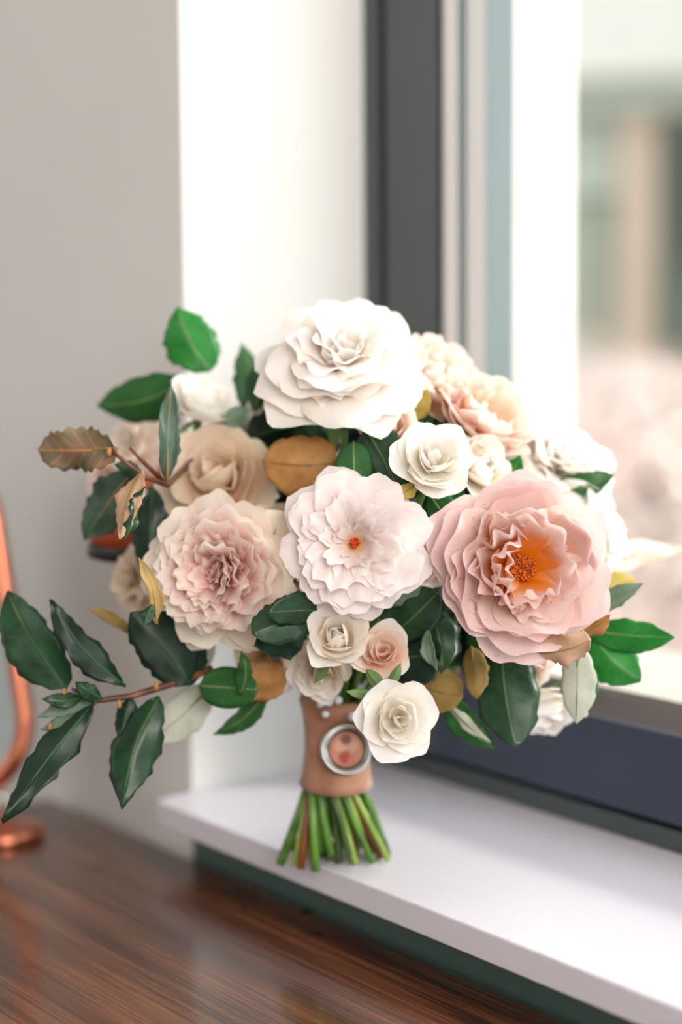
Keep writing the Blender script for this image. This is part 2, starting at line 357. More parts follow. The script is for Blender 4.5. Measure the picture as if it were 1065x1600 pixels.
# ---------------------------------------------------------------- outside
def thing(o, label, cat, group=None): return tag(o, label, cat, group)
gnd = struct(box('ground', (-40, .45, -1.3), (40, 60, -1.2), plain('pale_paving', (222, 206, 196), .9, noise=.05, scale=1.5)))
FD = (P(975, 500, 1) - CAM).normalized(); FD.z = 0; FD.normalize(); FR = Vector((FD.y, -FD.x, 0))
bo = CAM + FD * 6.0; bo.z = -1.2
bld = empty('building', bo); bld.rotation_euler = (0, 0, math.atan2(FR.y, FR.x))
tag(bld, 'blurred pale rendered building with grey band and tan pillar outside the window', 'building')
def fb(name, x0, x1, z0, z1, y0, y1, mat, bev=.004):   # z measured from camera height 0.32
    return box(name, (x0, y0, z0 + 1.52), (x1, y1, z1 + 1.52), mat, bld, bev)
fb('wall', -3.2, 4.5, -1.515, 6, .4, .7, plain('far_render', (190, 182, 172), .9, noise=.04, scale=2))
fb('band', -3.2, 4.5, .66, .76, .15, .4, plain('far_band', (128, 134, 124), .8, noise=.1))
fb('window_panel', -.28, .02, .40, .66, .3, .4, plain('far_panel', (150, 158, 146), .4, noise=.05))
fb('shutter', -.28, -.02, -.02, .38, .32, .4, plain('far_shutter', (128, 134, 118), .7, noise=.05))
fb('pillar', -.02, .10, -.2, .66, .2, .4, plain('far_pillar', (160, 142, 126), .9, noise=.05))
fb('door_leaf', .12, .6, -.1, .62, .3, .4, plain('far_door', (70, 84, 72), .6, noise=.1))
fb('canopy', -3.2, 4.5, .765, 1.9, .1, .4, plain('far_canopy', (178, 178, 170), .9, noise=.03), .01)
def blob_shrub(name, center, r, mat, n, seed, label, leafsize):
    rnd = random.Random(seed); base = Vector((center.x, center.y, -1.2)); root = empty(name, base)
    tag(root, label, 'shrub')
    vs, fs = [], []
    for i in range(n):
        d = Vector((rnd.gauss(0, 1), rnd.gauss(0, 1), rnd.gauss(0, 1))).normalized() * (rnd.random() ** .33)
        p = center + Vector((d.x * r[0], d.y * r[0], d.z * r[1])) - base
        a = Vector((rnd.uniform(-1, 1), rnd.uniform(-1, 1), rnd.uniform(-1, 1))).normalized(); b = a.orthogonal().normalized(); s = leafsize * rnd.uniform(.6, 1.2)
        k = len(vs); vs += [p - a * s, p + b * s * .45, p + a * s, p - b * s * .45 + a.cross(b) * s * .2]; fs += [(k, k + 1, k + 2), (k, k + 2, k + 3)]
    f = link('foliage', mesh('foliage', vs, fs), mat, root); f['kind'] = 'stuff'
    tube('trunk', [base, base + Vector((.02, .0, .4)), center], [.05, .04, .02], M['bark'], root, off=base)
c1 = CAM + FD * 5.0 + FR * .30; c1.z = .32 + .30
blob_shrub('dark_shrub', c1, (.16, .34), plain('far_shrub', (52, 70, 48), .8, noise=.2), 2500, 3, 'dark green shrub beside the pillar outside the window', .03)
c1 = CAM + FD * 4.2 + FR * .02; c1.z = .32 - .45
blob_shrub('pale_shrub', c1, (.30, .36), plain('far_pale_shrub', (226, 208, 202), .8, noise=.1), 5000, 5, 'pale pinkish blossoming shrub outside the window', .03)

# ---------------------------------------------------------------- table, drops, mirror, lamp
TZ = -.042
tb = empty('table', (.45, -.40, ZF)); tag(tb, 'dark walnut table with glossy grained top below the window sill', 'table')
def tbb(name, lo, hi, bev=.002):
    return box(name, lo, hi, M['wood'], tb, bev, tb.location)
tbb('tabletop', (-.187, -.82, TZ - .03), (1.15, -.013, TZ))
tbb('apron', (-.14, -.78, TZ - .11), (1.10, -.05, TZ - .031))
for lx, ly in ((-.15, -.08), (1.05, -.08), (-.15, -.78), (1.05, -.78)):
    tbb('leg', (lx, ly - .03, ZF + .0005), (lx + .05, ly + .03, TZ - .032))
rnd = random.Random(4)
for i, (x, y, w) in enumerate([(352, 1392, 9), (366, 1396, 11), (384, 1398, 8), (396, 1407, 7), (378, 1420, 8), (400, 1390, 5), (478, 1424, 10), (489, 1459, 14), (455, 1450, 4)]):
    c = onz(x, y, TZ); r = w / 2900 * 1.15
    vs = [(0, 0, .0016)]; fs = []
    for ring, (q, z) in enumerate(((.5, .0013), (.85, .0007), (1, 0))):
        for k in range(16):
            a = k * math.pi / 8; rr = r * q * (1 + .18 * math.sin(2 * a + i) + .08 * math.sin(3 * a + 2 * i))
            vs.append((rr * math.cos(a), rr * math.sin(a) * .9, z))
    for k in range(16): fs.append((0, 1 + k, 1 + (k + 1) % 16))
    for g in range(2):
        for k in range(16):
            fs.append((1 + g * 16 + k, 17 + g * 16 + k, 17 + g * 16 + (k + 1) % 16, 1 + g * 16 + (k + 1) % 16))
    d = link('water_drop', mesh('water_drop', vs, fs), M['water'], None, Matrix.Translation((c.x, c.y, TZ + .0001)))
    tag(d, ['water drops spilled in a cluster on the walnut table top', 'water drop lying alone on the table just under the sill edge, right of the cluster', 'largest water drop on the table, nearest the viewer', 'tiny water drop on the table left of the largest drop'][0 if i < 6 else i - 5], 'water drop', 'water drops in a cluster on the table' if i < 6 else None)

# vanity mirror with copper frame
mb = onz(8, 1308, TZ)
md = (mb - CAM).dot(_F)
mr_ = empty('vanity_mirror', (mb.x, mb.y, TZ)); tag(mr_, 'round-cornered table mirror with polished copper frame and foot, cut by the left edge', 'mirror')
lathe('foot', [(0, .0005), (.027, .0005), (.028, .003), (.027, .0075), (.020, .009), (.006, .010), (.0045, .013), (0, .013)], M['copper'], mr_)
mc = P(-112, 985, md + .02); px1 = (md + .02) / 2900
tilt = math.radians(12)
def rrect(hw, hh, rad, n=14):
    pts = []
    for cx, cy, a0 in ((hw - rad, hh - rad, 0), (-(hw - rad), hh - rad, 90), (-(hw - rad), -(hh - rad), 180), (hw - rad, -(hh - rad), 270)):
        for k in range(n + 1):
            a = math.radians(a0 + 90 * k / n); pts.append((cx + rad * math.cos(a), cy + rad * math.sin(a)))
    return pts
ct, st = math.cos(tilt), math.sin(tilt)
mface = camdir(-.42, .05, 1); mx_ = _U.cross(mface).normalized(); my_ = mface.cross(mx_)
def mp_(x, y): 
    x, y = x * px1, y * px1; return mc + mx_ * (x * ct - y * st) * 1.0 + my_ * (x * st + y * ct)
loop = [mp_(x, y) for x, y in rrect(150, 255, 105)]
tube('frame', loop, .0066, M['copper'], mr_, 10, mr_.location, closed=True)
loop2 = [p + (mc - p).normalized() * .006 - mface * .001 for p in loop]; nb = len(loop2)
vs = [p - mr_.location for p in loop2] + [p - mface * .003 - mr_.location for p in loop2]
link('mirror_glass', mesh('mirror_glass', vs, [tuple(range(nb)), tuple(range(nb, 2 * nb))[::-1]] + [(i, (i + 1) % nb, nb + (i + 1) % nb, nb + i) for i in range(nb)], smooth=False), M['mirror'], mr_)
low = mp_(30, -250)
tube('post', [mb + Vector((0, 0, .012)), mb + Vector((0, 0, .03)), low + Vector((0, 0, -.002))], [.0045, .004, .004], M['silver'], mr_, 10, mr_.location)

# copper wall lamp behind the flowers
la = P(195, 838, 1.50); la = Vector((la.x, la.y, la.z))
r_ = P(246, 822, 1) - CAM; lw = CAM + r_ * ((-.055 - CAM.y) / r_.y)
lp = empty('wall_lamp', (lw.x, 0, lw.z)); tag(lp, 'copper orange wall lamp shade with black rim, mostly hidden behind the left roses', 'lamp')
def LM(y, z): return Matrix.Translation((0, y, z))
lathe('shade', [(.012, .034), (.022, .032), (.034, .020), (.041, .004), (.043, -.010), (.041, -.010), (.039, .003), (.030, .018), (.012, .028)], M['copperlamp'], lp, 36, LM(-.055, 0))
lathe('rim', [(.0435, -.0095), (.0445, -.012), (.0445, -.018), (.041, -.019), (.040, -.0095), (.0435, -.0095)], M['black'], lp, 36, LM(-.055, 0))
tube('bracket', [Vector((0, -.002, .04)), Vector((0, -.03, .046)), Vector((0, -.055, .034))], .004, M['copper'], lp)
lathe('wall_plate', [(0, .006), (.016, .006), (.018, .003), (.018, .0005), (0, .0005)], M['copper'], lp, 24, Matrix.Translation((0, 0, .04)) @ Matrix.Rotation(math.radians(90), 4, 'X'))

# ---------------------------------------------------------------- the bouquet
B0 = Vector((.191, -.019, .0006))
bq = empty('bouquet', B0)
tag(bq, 'hand-tied bouquet of white, blush and peach roses with green leaves standing on the sill edge', 'bouquet')
TB = Matrix.Translation(-B0)

def petal_mesh(L, Wd, a, rc, ruf=0.0, fr=2.0, td=.28, pt=0.0, notch=.028, nu=13, nv=11, r0=.02, z0=0.0, seed=0, basew=.28, fold=0.0, wav=0.0, side=0.0, eroll=0.0):
    rnd = random.Random(seed); ph = rnd.uniform(0, 6.28); ph2 = rnd.uniform(0, 6.28)
    n = 24; aa = [math.radians((1 - t) ** 2 * a[0] + 2 * t * (1 - t) * a[1] + t * t * a[2]) for t in np.linspace(0, 1, n + 1)]
    rr, zz = [r0], [z0]
    for i in range(n):
        am = (aa[i] + aa[i + 1]) / 2; rr.append(rr[-1] + L / n * math.sin(am)); zz.append(zz[-1] + L / n * math.cos(am))
    ts = np.linspace(0, 1, n + 1); vs, uv, fs = [], [], []
    for j in range(nv):
        v = j / (nv - 1)
        w = Wd / 2 * (basew + (1 - basew) * math.sin(math.pi / 2 * min(1, v / .62)))
        for i in range(nu):
            u = -1 + 2 * i / (nu - 1)
            rk = min(.95, 1.25 * Wd / 2 / L) * (1 - math.sqrt(1 - (.96 * u) ** 2))
            vv = v * (1 - rk * v) + pt * math.exp(-(u / .35) ** 2) * v ** 6 - notch * v ** 4 * math.sin(u * 5.5 + ph) - .35 * notch * v ** 6 * math.sin(u * 13 + ph2)
            vc = min(vv, 1.0); r = float(np.interp(vc, ts, rr)); z = float(np.interp(vc, ts, zz)); an = float(np.interp(vc, ts, aa))
            ex = vv - vc; r += ex * L * math.sin(an); z += ex * L * math.cos(an)
            s = u * w; R_ = rc * (1 + .8 * v); psi = max(-1.9, min(1.9, s / R_)); x = R_ * math.sin(psi); inn = R_ * (1 - math.cos(psi))
            inn += ruf * v ** 2.5 * (.35 + abs(u)) * math.sin(fr * math.pi * u + ph) + wav * math.sin(v * 5 + ph2) * v + side * u * v - eroll * abs(u) ** 3 * v ** 1.5 - fold * math.exp(-(u / .3) ** 2) * v
            vs.append((x, r - math.cos(an) * inn, z + math.sin(an) * inn)); uv.append((u * .5 + .5, min(1, vv)))
    for j in range(nv - 1):
        for i in range(nu - 1):
            k = j * nu + i; fs.append((k, k + 1, k + 1 + nu, k + nu))
    return mesh('petal', vs, fs, uv)

# whorls: n, length, width, (a0,a1,a2), cup radius, ruffle, r0, z0, material slot, extras
TYPES = {
 'grand': [   # big open white rose: broad petals with rolled edges and pointed tips round a loose heart
  (5, 1.12, 1.24, (64, 84, 104), 1.3, .05, .06, .00, 0, dict(pt=.07, eroll=.16)),
  (6, 1.08, 1.16, (54, 72, 106), 1.1, .05, .06, .03, 0, dict(pt=.08, eroll=.18)),
  (6, 1.02, 1.06, (42, 58, 106), .9, .05, .05, .06, 0, dict(pt=.08, eroll=.18, j=1.3)),
  (6, .98, .98, (32, 44, 104), .75, .05, .05, .08, 0, dict(pt=.08, eroll=.18, j=1.3)),
  (6, .96, .88, (24, 30, 94), .65, .05, .05, .10, 0, dict(pt=.07, eroll=.16, j=1.3)),
  (5, .92, .78, (18, 20, 76), .5, .05, .04, .10, 0, dict(pt=.05, eroll=.14)),
  (5, .88, .66, (12, 12, 56), .4, .05, .04, .10, 0, dict(eroll=.10)),
  (5, .82, .54, (4, 6, 40), .3, .05, .03, .10, 0, dict(wav=.03, eroll=.06)),
  (4, .76, .44, (-4, 2, 18), .2, .04, .02, .10, 0, dict(wav=.03))],
 'ruffled': [  # wide blush rose, bowl of broad petals and crumpled small ones round open stamens
  (6, 1.28, 1.16, (96, 70, 44), 1.3, .03, .05, -.02, 0, dict(nu=15)),
  (6, 1.22, 1.08, (94, 62, 30), 1.1, .03, .05, .00, 0, dict(nu=15)),
  (6, 1.16, 1.00, (92, 54, 16), 1.0, .035, .05, .02, 0, dict(nu=15, j=1.3)),
  (5, 1.12, .92, (90, 50, 6), .85, .05, .05, .03, 0, dict(fr=1.6, nu=15, j=2)),
  (5, 1.06, .84, (86, 50, 4), .75, .06, .06, .04, 1, dict(fr=1.9, wav=.03, nu=15, j=2.4)),
  (6, .98, .74, (80, 52, 10), .6, .075, .07, .05, 1, dict(fr=2.2, wav=.04, nu=15, j=2.6)),
  (6, .88, .64, (76, 52, 20), .5, .08, .08, .05, 1, dict(fr=2.4, wav=.05, nu=15, j=2.8)),
  (8, .84, .56, (64, 24, 30), .36, .09, .14, .05, 1, dict(fr=2.6, wav=.07, j=3, gap=(5.0, 1.1), eroll=.06)),
  (6, .72, .46, (50, 10, 46), .3, .09, .16, .05, 1, dict(fr=2.4, wav=.07, j=3, gap=(5.0, 1.5), eroll=.06)),
  (3, .62, .36, (30, 8, 60), .25, .06, .12, .05, 1, dict(fr=1.6, wav=.05, j=2, gap=(5.2, 2.2)))],
 'pompon': [   # full old-garden rose with many thin petals packed in layers
  (8, 1.16, .90, (80, 84, 74), 1.6, .035, .05, .00, 1, dict()),
  (9, 1.13, .82, (74, 76, 58), 1.4, .035, .05, .03, 1, dict()),
  (11, 1.08, .68, (66, 66, 46), 1.2, .04, .05, .05, 0, dict(basew=.4)),
  (12, 1.03, .60, (58, 60, 42), 1.0, .04, .05, .07, 0, dict(nu=11, basew=.4)),
  (12, .98, .54, (52, 54, 38), .9, .045, .05, .08, 0, dict(nu=11, wav=.02, basew=.4)),
  (13, .93, .48, (46, 48, 34), .8, .045, .05, .10, 0, dict(nu=11, wav=.03, basew=.4)),
  (13, .88, .44, (40, 41, 32), .7, .05, .05, .12, 0, dict(nu=11, wav=.03, basew=.4)),
  (12, .82, .40, (36, 37, 32), .6, .04, .05, .12, 0, dict(nu=11, nv=9, wav=.03, basew=.4)),
  (10, .74, .36, (34, 33, 34), .5, .04, .05, .13, 0, dict(nu=9, nv=9, wav=.03, basew=.4)),
  (8, .64, .32, (30, 28, 36), .4, .04, .05, .14, 0, dict(nu=9, nv=9, wav=.04, basew=.4)),
  (6, .54, .26, (22, 20, 34), .3, .04, .04, .14, 0, dict(nu=9, nv=9, wav=.04, basew=.4)),
  (4, .44, .20, (8, 8, 16), .2, .04, .02, .14, 0, dict(nu=7, nv=8, wav=.04, basew=.4))],
 'daisy': [    # many-petalled blush white rose, open to small orange stamens
  (8, 1.14, .86, (80, 88, 102), 1.8, .03, .05, .00, 0, dict()),
  (9, 1.08, .76, (74, 84, 94), 1.6, .03, .05, .03, 0, dict()),
  (10, 1.02, .66, (70, 76, 86), 1.3, .03, .05, .05, 0, dict(nu=11)),
  (11, .94, .54, (66, 68, 74), .7, .03, .06, .06, 0, dict(nu=11)),
  (11, .86, .44, (62, 60, 62), .5, .03, .07, .07, 0, dict(nu=11, wav=.02)),
  (10, .76, .38, (58, 52, 52), .36, .03, .08, .07, 0, dict(nu=11, wav=.03)),
  (9, .64, .32, (54, 44, 44), .28, .03, .09, .07, 0, dict(nu=9, nv=9, wav=.04)),
  (8, .50, .26, (48, 36, 36), .2, .03, .10, .07, 0, dict(nu=9, nv=8, wav=.04)),
  (5, .36, .18, (40, 26, 30), .14, .02, .11, .07, 0, dict(nu=7, nv=8))],
 'spray': [    # small half-open spray rose: cup of smooth petals round a rolled heart
  (3, 1.30, 1.60, (92, 58, 62), 1.0, .04, .04, -.02, 0, dict(pt=.02)),
  (3, 1.26, 1.50, (88, 48, 44), .85, .04, .04, .00, 0, dict(pt=.02)),
  (3, 1.20, 1.36, (84, 38, 26), .7, .035, .04, .02, 0, dict()),
  (4, 1.12, 1.16, (78, 28, 10), .55, .03, .04, .04, 0, dict()),
  (3, 1.06, 1.00, (70, 18, 0), .42, .02, .03, .06, 0, dict()),
  (3, 1.00, .84, (60, 8, -4), .28, .02, .03, .08, 0, dict()),
  (3, .94, .64, (44, 0, -4), .18, .02, .02, .10, 0, dict()),
  (2, .88, .44, (20, 0, 0), .1, .01, .02, .12, 0, dict())],
 'bud': [      # nearly closed rose
  (4, 1.44, 1.50, (76, 30, 62), .8, .05, .05, -.02, 0, dict(pt=.03)),
  (4, 1.36, 1.35, (72, 22, 24), .65, .03, .04, .00, 0, dict(pt=.03)),
  (4, 1.26, 1.20, (66, 10, -18), .5, .01, .04, .02, 0, dict()),
  (4, 1.16, 1.05, (60, 0, -46), .42, .01, .03, .04, 0, dict()),
  (3, 1.06, .80, (46, -4, -30), .3, .01, .02, .06, 0, dict())],
}
_cache = {}
def whorl_meshes(kind):
    if kind not in _cache:
        out = []
        for wi, (n, L, Wd, a, rc, ruf, r0, z0, slot, ex) in enumerate(TYPES[kind]):
            out.append([petal_mesh(L, Wd, tuple(x + dd for x in a), rc, ruf, r0=r0, z0=z0, seed=wi * 7 + k, side=sd, **{k_: v_ for k_, v_ in ex.items() if k_ not in ('j', 'gap')}) for k, (dd, sd) in enumerate(((0, .03), (-7, -.04), (5, .0)))])
        _cache[kind] = out
    return _cache[kind]
_matcopy = {}
def with_mat(me, mat):
    key = (me.name, mat.name)
    if key not in _matcopy:
        c = me.copy(); c.materials.clear(); c.materials.append(mat); _matcopy[key] = c
    return _matcopy[key]

BIND = P(526, 1150, 1.10)
def rose(kind, px, py, rpx, d, axis, mats, label, zc=.45, rot=0, squash=1.0, seed=0, whorls=None, stamens=None, sepals=0, stem=True, jit=1.0):
    rnd = random.Random(seed * 13 + 5)
    Rm = rpx * d / FPX; ax = camdir(*axis)
    pos = P(px, py, d) - ax * zc * Rm
    Mx = TB @ frame(pos, ax, _U, Rm) @ Matrix.Rotation(rot, 4, 'Z')
    # hip and calyx is the rose's own mesh; petals are its pieces
    prof = [(.001, -.36), (.05, -.35), (.07, -.28), (.11, -.2), (.14, -.1), (.13, -.02), (.07, .03), (.001, .05)]
    r = lathe('rose', prof, M['sepal'], bq, 14, Mx)
    r['label'] = label
    for wi, ((n, *_rest), ms) in enumerate(zip(TYPES[kind], whorl_meshes(kind))):
        if whorls and wi not in whorls: continue
        jj = jit * _rest[8].get('j', 1.0)
        slot = _rest[7]; mat = mats[min(slot, len(mats) - 1)]
        off = rnd.uniform(0, 6.28)
        for k in range(n):
            ang = off + 2 * math.pi * k / n + rnd.uniform(-.16, .16) * jj
            gp = _rest[8].get('gap')
            if gp and abs((ang - gp[0] + math.pi) % (2 * math.pi) - math.pi) < gp[1]: continue
            sc = 1 + rnd.uniform(-.09, .09) * min(jj, 1.6)
            t = Matrix.Rotation(ang, 4, 'Z') @ Matrix.Rotation(rnd.uniform(-.11, .11) * jj, 4, 'X') @ Matrix.Rotation(rnd.uniform(-.10, .10) * jj, 4, 'Y') @ Matrix.Scale(sc, 4)
            link('petal', with_mat(rnd.choice(ms), M[mat]), None, r, t)
    for k in range(sepals):
        me = leaf_geo(.75, .20, fold=.3, curl=.25, wave=0, serr=0)
        a = 2 * math.pi * k / sepals + .3
        link('sepal', me, M['sepal'], r, Matrix.Rotation(a, 4, 'Z') @ Matrix.Translation((0, .1, -.08)) @ Matrix.Rotation(math.radians(-8 - 22 * (k % 3)), 4, 'X'))
    if stamens:
        n, rad, h, mt = stamens
        vs, fs = [], []; vs2, fs2 = [], []
        for k in range(n):
            q = rad * math.sqrt((k + .5) / n); a = k * 2.399; b0 = Vector((.35 * q * math.cos(a), .35 * q * math.sin(a), .05)); tp = Vector((q * math.cos(a), q * math.sin(a), h * rnd.uniform(.75, 1.1)))
            dxy = (tp - b0).orthogonal().normalized() * .008; i0 = len(vs)
            vs += [b0 - dxy, b0 + dxy, tp + dxy, tp - dxy]; fs.append((i0, i0 + 1, i0 + 2, i0 + 3))
            i0 = len(vs2); s = .028 * rnd.uniform(.7, 1.3)
            vs2 += [tp + Vector(e) * s for e in ((1, 0, 0), (-1, 0, 0), (0, 1, 0), (0, -1, 0), (0, 0, .8), (0, 0, -.8))]
            fs2 += [(i0 + a_, i0 + b_, i0 + c_) for a_, b_, c_ in ((0, 2, 4), (2, 1, 4), (1, 3, 4), (3, 0, 4), (2, 0, 5), (1, 2, 5), (3, 1, 5), (0, 3, 5))]
        f = link('filaments', mesh('filaments', vs, fs), M['filament'], r); f['kind'] = 'stuff'
        f = link('anthers', mesh('anthers', vs2, fs2), M[mt], r); f['kind'] = 'stuff'
    if stem:
        e = pos - ax * .35 * Rm; m1 = e - ax * .02
        pts = [e + ax * .001]; 
        for t in (.15, .35, .55, .75, 1):
            a = m1.lerp(BIND, t); pts.append(a - ax * .012 * math.sin(math.pi * t))
        tube('flower_stem', pts, .0021, M['stem_green'], bq, 7, B0)
    return r

def leaf_geo(L, Wd, fold=.25, curl=.15, wave=.02, serr=.04, nu=9, nv=17, ns=9, twist=0.0, roll=0.0, tipw=.9, seed=0, fat=1.0, hook=0.0, bend=None):
    rnd = random.Random(seed); ph = rnd.uniform(0, 6.28); vs, uv, fs = [], [], []
    if bend is None: bend = rnd.uniform(-.07, .07)
    asym = rnd.uniform(-.10, .10); q1 = rnd.uniform(.5, 1.0)
    for j in range(nv):
        v = j / (nv - 1); w = Wd / 2 * max(.03, math.sin(math.pi * (v ** tipw)) ** (.75 / fat) * (1 - .45 * max(0, (v - .72) / .28) ** 1.5 * (1 if fat < 1.7 else .3)) if 0 < v < 1 else .03)
        for i in range(nu):
            u = -1 + 2 * i / (nu - 1)
            s = u * w * (1 + serr * ((v * ns) % 1.0 - .5) * (abs(u) > .8))
            if serr > .03: s *= 1 + .05 * math.sin(v * 23 + ph + 3 * (u > 0)) * abs(u) + asym * (1 if u > 0 else -1)
            z = -fold * abs(s) + wave * L * math.sin(v * 11 + ph + (1.6 if u > 0 else 0)) * abs(u) - curl * L * v * v + .5 * roll * (s * s) / max(Wd, 1e-6) * 4
            z += hook * L * max(0, v - .7) ** 2 * 6
            z += .012 * L * math.sin(v * 9 * q1 + ph) * math.sin(math.pi * v)
            y = L * v; x = s * (1 - .35 * abs(roll) * abs(u)) + bend * L * math.sin(math.pi * v)
            tw = twist * v; x, z2 = x * math.cos(tw) - z * math.sin(tw) * .0, z + x * math.sin(tw)
            vs.append((x, y, z2)); uv.append((u * .5 + .5, v))
    for j in range(nv - 1):
        for i in range(nu - 1):
            k = j * nu + i; fs.append((k, k + 1, k + 1 + nu, k + nu))
    return mesh('leaf', vs, fs, uv)

def leaf(b, t, wpx, mat, roll=0.0, fold=.25, curl=.12, wave=.02, serr=.12, label=None, parent=None, petiole=True, droll=0.0, seed=1, **k):
    "b,t = (px,py,depth) of base and tip; roll turns the blade about its midrib away from the camera"
    pb, pt = P(*b), P(*t); y = (pt - pb); L = y.length; y.normalize()
    mid = (pb + pt) / 2; toc = (CAM - mid).normalized(); z = (toc - y * toc.dot(y)).normalized(); x = y.cross(z)
    c, s = math.cos(roll), math.sin(roll); z2 = z * c + x * s
    Wd = wpx * (b[2] + t[2]) / 2 / FPX
    seed = int(b[0] * 7 + b[1] * 13 + t[0] * 3) if seed == 1 else seed
    bend_ = k.pop('bend', random.Random(seed + 5).uniform(-.08, .08)); wave *= 1.8
    me = leaf_geo(L, Wd, fold, curl, wave, serr * 1.3, roll=droll, seed=seed, bend=bend_, **k)
    # subtract curl so that the tip stays on its pixel
    par = parent or bq
    Mw = frame(pb, z2, y); Mw = Mw @ Matrix.Rotation(math.atan(curl), 4, 'X')
    Mx = (TB @ Mw) if par is bq else par.matrix_basis.inverted() @ TB @ Mw
    o = link('leaf', me, M[mat], par, Mx)
    if label: o['label'] = label
    sm = o.modifiers.new('thick', 'SOLIDIFY'); sm.thickness = .0005
    # raised midrib
    pts = []
    for q in range(9):
        v = q / 8 * .96; pts.append(Vector((bend_ * L * math.sin(math.pi * v), L * v, -curl * L * v * v - .0004)))
    rr = [.0010 * (1 - .75 * q / 8) for q in range(9)]
    if par is bq: 
        tube('midrib', pts, rr, M['sepal'] if mat in ('l_pale', 'l_grey', 'l_bright', 'l_mid', 'sepal') else (M['l_brown2'] if mat not in ('l_dark', 'l_deep') else M['l_mid']), o, 5)
    return o

# stems below the ribbon -------------------------------------------------
WT, WB_ = P(527, 1092, 1.095), P(525, 1225, 1.105)
rnd = random.Random(11)
sm_ = ['stem_green', 'stem_dark', 'stem_light', 'stem_green', 'stem_light', 'stem_red', 'stem_green']
n = 42
for k in range(n):
    q = math.sqrt((k + .5) / n); a = k * 2.399 + .3
    top = WB_ + Vector((math.cos(a), math.sin(a), 0)) * q * .0155 + Vector((0, 0, .012))
    bx = _R * math.cos(a) * q * .036; by = Vector((_F.x, _F.y, 0)).normalized() * math.sin(a) * q * .021
    foot = B0 + bx + by + Vector((0, 0, 0)); foot.z = .0014 + (.006 if k % 4 == 0 else 0)
    if foot.y < -.0385: foot.z -= .003
    elif foot.y < -.0315: foot.y = -.0315
    mid_ = top.lerp(foot, .5) + Vector((rnd.uniform(-.002, .002), rnd.uniform(-.002, .002), 0))
    rr = rnd.uniform(.0017, .0027)
    s = tube('stem', [top, mid_, foot], [rr * .9, rr, rr * 1.05], M[sm_[k % 7]], bq, 8, B0)
    s.data.materials.append(M['cut']); s.data.polygons[-1].material_index = 1
# ribbon wrap
wax = (WT - WB_); wl_ = wax.length
prof = []
for i in range(13):
    t = i / 12; prof.append((.0212 - .0022 * math.sin(math.pi * t) + (.0008 if i in (0, 12) else 0) + .0010 * t, wl_ * t))
prof = [(.012, .0006)] + prof + [(.014, wl_ + .001)]
wr = lathe('ribbon', prof, M['ribbon'], bq, 56, TB @ frame(WB_, wax, _F), wob=lambda a, z: .012 * math.sin(3 * a + z * 60) + .010 * math.sin(7 * a + z * 25))
wr['label'] = 'blush tan fabric ribbon wrapped round the stems'
# small crystal pins at the top of the ribbon
for x, y, r in ((449, 1075, 7), (505, 1080, 6), (513, 1096, 8), (528, 1094, 7), (500, 1100, 6), (508, 1116, 6), (551, 1120, 8)):
    d = 1.070 if 480 < x else 1.085; p_ = P(x, y, d)
    bm = bmesh.new(); bmesh.ops.create_icosphere(bm, subdivisions=2, radius=r * d / FPX); me = bpy.data.meshes.new('pearl_pin'); bm.to_mesh(me); bm.free()
    link('pearl_pin', me, M['crystal'], bq, Matrix.Translation(p_ - B0))

# locket pinned on the ribbon: a thing of its own
lc = P(541, 1171, 1.072); lax = camdir(-.05, .10, 1)
lk = empty('locket', lc); tag(lk, 'round silver photo locket pinned on the blush ribbon of the bouquet', 'locket')
LMx = frame((0, 0, 0), lax, _U)
R1 = 42 * 1.072 / FPX
lathe('rim', [(R1 * .70, .0006), (R1 * .72, .0022), (R1 * .80, .0020), (R1 * .86, .0030), (R1 * .94, .0028), (R1, .0012), (R1, -.0008), (R1 * .9, -.002), (0, -.002)], M['silver'], lk, 48, LMx)
def photo_mat():
    m, nt, out = base_mat('faded_portrait'); L = nt.links
    uv = N(nt, 'ShaderNodeTexCoord'); b = N(nt, 'ShaderNodeBsdfPrincipled'); b.inputs['Roughness'].default_value = .15
    prev = None
    def blob(cx, cy, r, col, prevc):
        v = N(nt, 'ShaderNodeVectorMath', operation='DISTANCE'); L.new(uv.outputs['Object'], v.inputs[0]); v.inputs[1].default_value = (cx * R1, cy * R1, 0)
        mr = N(nt, 'ShaderNodeMapRange'); mr.inputs[1].default_value = r * R1; mr.inputs[2].default_value = r * R1 * .6; L.new(v.outputs['Value'], mr.inputs[0])
        mx = N(nt, 'ShaderNodeMix', data_type='RGBA'); L.new(mr.outputs[0], mx.inputs[0])
        if isinstance(prevc, tuple): mx.inputs[6].default_value = prevc
        else: L.new(prevc, mx.inputs[6])
        mx.inputs[7].default_value = s2l(col); return mx.outputs[2]
    c = blob(0, .0, .9, (216, 150, 128), s2l((120, 70, 56)))
    c = blob(-.2, .12, .3, (236, 186, 164), c); c = blob(.22, .16, .3, (230, 176, 152), c); c = blob(-.02, .38, .26, (150, 100, 84), c); c = blob(-.05, -.3, .3, (186, 92, 80), c); c = blob(.2, -.42, .22, (206, 132, 112), c)
    L.new(c, b.inputs['Base Color']); L.new(b.outputs[0], out.inputs[0]); return m
lathe('portrait', [(R1 * .70, .0008), (0.00001, .0009)], photo_mat(), lk, 40, LMx)
lathe('inner_ring', [(R1 * .66, .0010), (R1 * .69, .0018), (R1 * .73, .0010)], M['black'], lk, 40, LMx)

